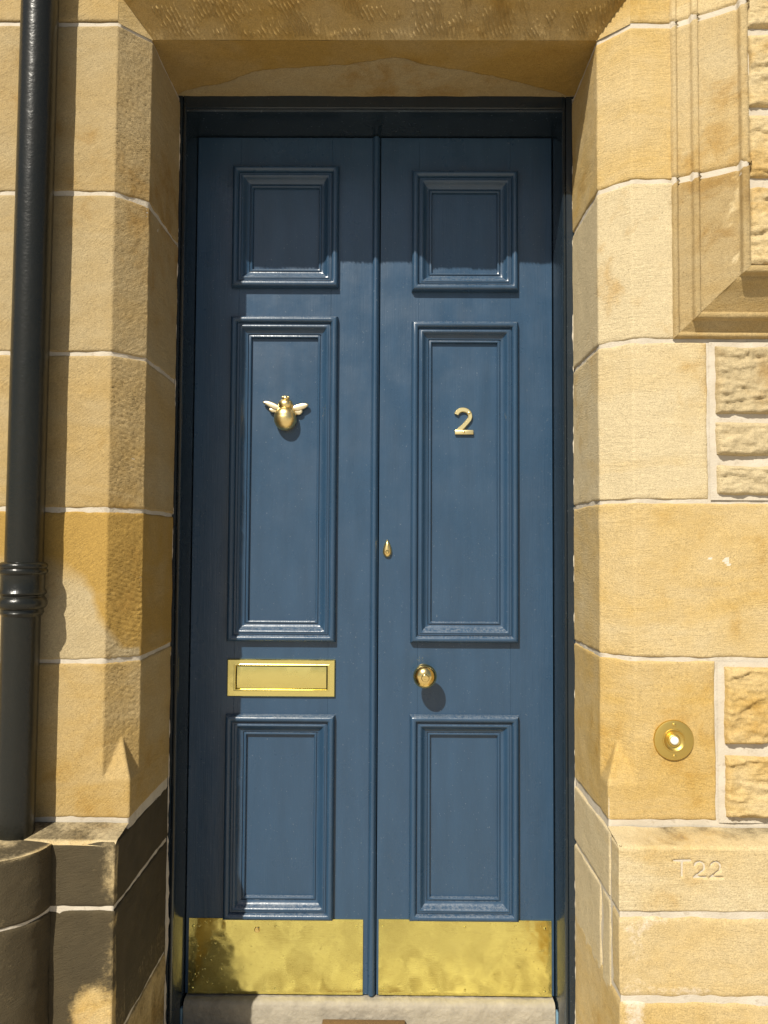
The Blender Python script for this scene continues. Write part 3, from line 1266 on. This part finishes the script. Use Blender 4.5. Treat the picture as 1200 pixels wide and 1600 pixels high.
# key cover (pear drop)
bm = bmesh.new()
ex, ezt, ezb = -.0043, 1.2605, 1.2125
out = []
for k in range(36):
    a = 2 * math.pi * k / 36
    z = .5 + .5 * math.sin(a)
    wd = .0155 * (1 - .64 * z ** 1.3)
    out.append((ex + wd * math.cos(a), ezb + (ezt - ezb) * z))
rings = []
for sc, y in ((1, 0), (1, .003), (.93, .0065), (.75, .0095), (.45, .0115), (.15, .0122)):
    cz = ezb + .017
    rings.append([bm.verts.new((ex + (x - ex) * sc, DY - y, cz + (z - cz) * sc)) for x, z in out])
join_rings(bm, rings, 36)
bm.faces.new(rings[-1])
EK = bmobj('keyhole_cover', bm, BEEB, RIGHT, 50)
bm = bmesh.new()
lathe_y(bm, ex, ezb + .015, [(.0052, DY - .0110), (.0052, DY - .0130), (.0035, DY - .0145), (0, DY - .015)], 20)
bmobj('pin', bm, BRASS, EK)

# number 2
bm = bmesh.new()
nx0, nx1, nz0, nz1 = .1798, .2310, 1.5510, 1.6262
W = nx1 - nx0
st = .0126
cxn, rn = nx0 + W * .445, W * .50 - st / 2
czn = nz1 - st / 2 - rn * .96
cl = []
for k in range(15):
    a = R(163 - k * (163 + 32) / 14)
    cl.append((cxn + rn * math.cos(a) * 1.0, czn + rn * .96 * math.sin(a)))
cl += [(cxn + rn * .42, czn - rn * 1.02), (cxn - rn * .02, czn - rn * 1.50), (nx0 + st * .62, nz0 + st * 1.02)]
cl = np.array(cl)
tn = np.gradient(cl, axis=0)
tn /= np.linalg.norm(tn, axis=1)[:, None]
nn = np.stack([-tn[:, 1], tn[:, 0]], 1)
cl = np.vstack([cl[:-1], [(nx0 + st * .66, nz0 + st * .75)]])
prev = None
hw, yb_, yf_, bv = st / 2, DY + .0118, DY + .0032, .0018
for k in range(len(cl)):
    sec = []
    for o_, y_ in ((-hw, yb_), (-hw, yf_ + bv), (-hw + bv, yf_), (hw - bv, yf_), (hw, yf_ + bv), (hw, yb_)):
        sec.append(bm.verts.new((cl[k, 0] + nn[k, 0] * o_, y_, cl[k, 1] + nn[k, 1] * o_)))
    if prev:
        for q in range(5):
            bm.faces.new((prev[q], prev[q + 1], sec[q + 1], sec[q]))
    else:
        bm.faces.new(sec)
    prev = sec
bm.faces.new(prev)
bbox(bm, nx0, nx1, yf_ - .0003, yb_, nz0, nz0 + st, bv, 2)
NB = bmobj('house_number', bm, brass_mat('number_brass', (.84, .70, .36), rough=.40), RIGHT, 40)
for px, pz in ((cxn + rn * .86, czn + rn * .45), (nx0 + W * .47, nz0 + st * .5)):
    bm = bmesh.new()
    lathe_y(bm, px, pz, [(.0032, DY + .003), (.0032, DY + .0022), (.0018, DY + .0014), (0, DY + .0012)], 16)
    bmobj('screw', bm, BRASS, NB)

# bee knocker
PYB = DY + .0115
bmv = bmesh.new()
ellipsoid(bmv, (-.2866, PYB - .016, 1.5925), (.0315, .027, .0345), .025, 9, tail=-.03)
KN = bmobj('door_knocker', bmv, BEEB, LEFT, 70)
bm = bmesh.new()
ellipsoid(bm, (-.2862, PYB - .016, 1.6295), (.0205, .0175, .0170))
bmobj('thorax', bm, BEEB, KN, 70)
bm = bmesh.new()
ellipsoid(bm, (-.2862, PYB - .016, 1.6468), (.0105, .011, .0080), nu=24, nv=16)
for s in (-1, 1):
    ellipsoid(bm, (-.2862 + s * .0075, PYB - .019, 1.6495), (.0040, .0045, .0040), nu=18, nv=12)
bmobj('head', bm, BEEB, KN, 70)
for s in (-1, 1):
    c0 = -.2862 + (-s) * .002
    if s < 0:
        fw = [(c0 - .016, 1.6250), (c0 - .034, 1.6355), (c0 - .051, 1.6405), (c0 - .0635, 1.6395), (c0 - .0650, 1.6355), (c0 - .053, 1.6255), (c0 - .034, 1.6165), (c0 - .018, 1.6150)]
        hw = [(c0 - .016, 1.6200), (c0 - .032, 1.6235), (c0 - .046, 1.6215), (c0 - .049, 1.6150), (c0 - .042, 1.6095), (c0 - .030, 1.6085), (c0 - .017, 1.6125)]
    else:
        fw = [(c0 + .016, 1.6230), (c0 + .032, 1.6310), (c0 + .049, 1.6350), (c0 + .0620, 1.6335), (c0 + .0645, 1.6285), (c0 + .055, 1.6205), (c0 + .036, 1.6130), (c0 + .018, 1.6150)]
        hw = [(c0 + .016, 1.6180), (c0 + .032, 1.6195), (c0 + .047, 1.6170), (c0 + .0475, 1.6085), (c0 + .039, 1.6025), (c0 + .028, 1.6040), (c0 + .018, 1.6105)]
    bm = bmesh.new()
    pillow(bm, smooth_poly(fw), PYB - .008, .0085, .004)
    pillow(bm, smooth_poly(hw), PYB - .0065, .0070, .0035)
    bmobj('wing', bm, WINGB, KN, 60)

# ------------------------------------------------------------------ doorbell
BX, BZ = .6158, .8303
BELL = thing('doorbell', 'round brass bell push with a white button on the right jamb stone', 'doorbell', (BX, 0, BZ))
bm = bmesh.new()
lathe_y(bm, BX, BZ, [(.0432, .004), (.0432, -.0030), (.0420, -.0050), (.0400, -.0056), (.0250, -.0062), (.0245, -.0076), (.0225, -.0078), (.0205, -.0055), (.0165, -.0030), (.0135, -.0030), (.0128, -.0070), (.0110, -.0080), (.0092, -.0072), (.0092, -.003)], 72)
bmobj('bell_plate', bm, BELLB, BELL, 38)
bm = bmesh.new()
lathe_y(bm, BX, BZ, [(.0088, -.003), (.0088, -.0085), (.0075, -.0110), (.004, -.0124), (0, -.0128)], 40)
bmobj('button', bm, PORC, BELL, 60)
for s in (-1, 1):
    bm = bmesh.new()
    lathe_y(bm, BX + .0005, BZ + s * .0335, [(.0040, -.0052), (.0038, -.0068), (.002, -.0076), (0, -.0078)], 20)
    bbox(bm, BX - .003, BX + .004, -.0083, -.0075, BZ + s * .0335 - .0004, BZ + s * .0335 + .0004, 0)
    bmobj('screw', bm, BELLB, BELL, 40)

# ------------------------------------------------------------------ downpipe
PXC, PYC = -.7805, -.048
DP = thing('downpipe', 'glossy black cast iron downpipe standing beside the left jamb', 'downpipe', (-.778, -.048, .63))
ln = .0038
bm = bmesh.new()
zs = np.linspace(1.16, 3.0, 120)
lathe_z(bm, PXC, PYC, [(.0385, z) for z in zs], 56, ln)
bmobj('pipe', bm, PIPE, DP, 60)
bm = bmesh.new()
lathe_z(bm, PXC - .003, PYC, [(.0385, z) for z in np.linspace(.618, 1.12, 40)], 56, ln)
bmobj('pipe', bm, PIPE, DP, 60)
bm = bmesh.new()
pr = [(.037, 1.207), (.0425, 1.206), (.0470, 1.203), (.0488, 1.199), (.0478, 1.195), (.0462, 1.193), (.0485, 1.190), (.0492, 1.186), (.0470, 1.182), (.0445, 1.180),
      (.0440, 1.176), (.0440, 1.150), (.0462, 1.146), (.0480, 1.142), (.0462, 1.138), (.0435, 1.136), (.0432, 1.133), (.0470, 1.129), (.0496, 1.123), (.0496, 1.116), (.0465, 1.110), (.0425, 1.107), (.0425, 1.103), (.0440, 1.1), (.0415, 1.096), (.0385, 1.092)]
lathe_z(bm, PXC - .0015, PYC, pr, 64, ln)
bmobj('socket_collar', bm, PIPE, DP, 40)
# ------------------------------------------------------------------ doorstep, brown strip, ground
ac = Acc()
pth = [(.47, .0445), (.402, .0450), (.394, .0425), (.388, .036), (.3855, .027), (.385, .016), (.385, -.06)]
pp = []
for (a0, b0), (a1, b1) in zip(pth, pth[1:]):
    k = max(1, int(math.dist((a0, b0), (a1, b1)) / .003))
    pp += [(a0 + (a1 - a0) * q / k, b0 + (b1 - b0) * q / k) for q in range(k)]
pp.append(pth[-1])
pp = np.array(pp)
P = np.zeros((len(pp), 320, 3))
P[..., 0] = np.linspace(FXL + .006, FXR - .006, 320)[None, :]
P[..., 1] = pp[:, 0:1]
P[..., 2] = pp[:, 1:2]
N = shade_normals(P, np.array([0, -1, 1.]))
P = P + N * (.0022 * fbm(P, 22, 4, 3) + .0012 * fbm(P, 130, 2, 5) - .002)[..., None]
ac.grid(P)
sill = ac.build('door_sill', SILL)
sill['label'] = 'worn pale grey stone sill with rounded nosing under the blue door'
sill['category'] = 'door sill'
bm = bmesh.new()
nx = 60
bbox(bm, -.1668, .0491, .33, .3815, -.0205, .0065, .003)  # plain brown block of unidentified kind at the foot of the sill
strip_ = bmobj('brown_strip', bm, BROWN)
strip_['label'] = 'small brown strip lying against the foot of the stone sill'
strip_['category'] = 'door mat'

ac = Acc()
for x0, x1 in ((-.556, -.05), (-.046, .472)):
    xs, ys = axis(x0, x1, .008), axis(-.42, .3845, .008)
    P = np.zeros((len(xs), len(ys), 3))
    P[..., 0], P[..., 1], P[..., 2] = xs[:, None], ys[None, :], -.02
    P[..., 2] += .002 * fbm(P, 12, 3, 8)
    ac.grid(P)
    F = P[:, :1].repeat(12, 1).copy()
    F[..., 2] = np.linspace(GZ - .01, -.02, 12)[None, :]
    ac.grid(F)
st_ = ac.build('step', STEP)
st_['kind'] = 'structure'
ac = Acc()
g = np.array([-300, -40, -8, -3, -1.5, -.6, 0, .6, 1.5, 3, 8, 40, 300])
P = np.zeros((13, 13, 3))
P[..., 0], P[..., 1], P[..., 2] = g[:, None], g[None, :] - 1.0, GZ
ac.grid(P)
gr = ac.build('pavement', PAVE)
gr['kind'] = 'structure'
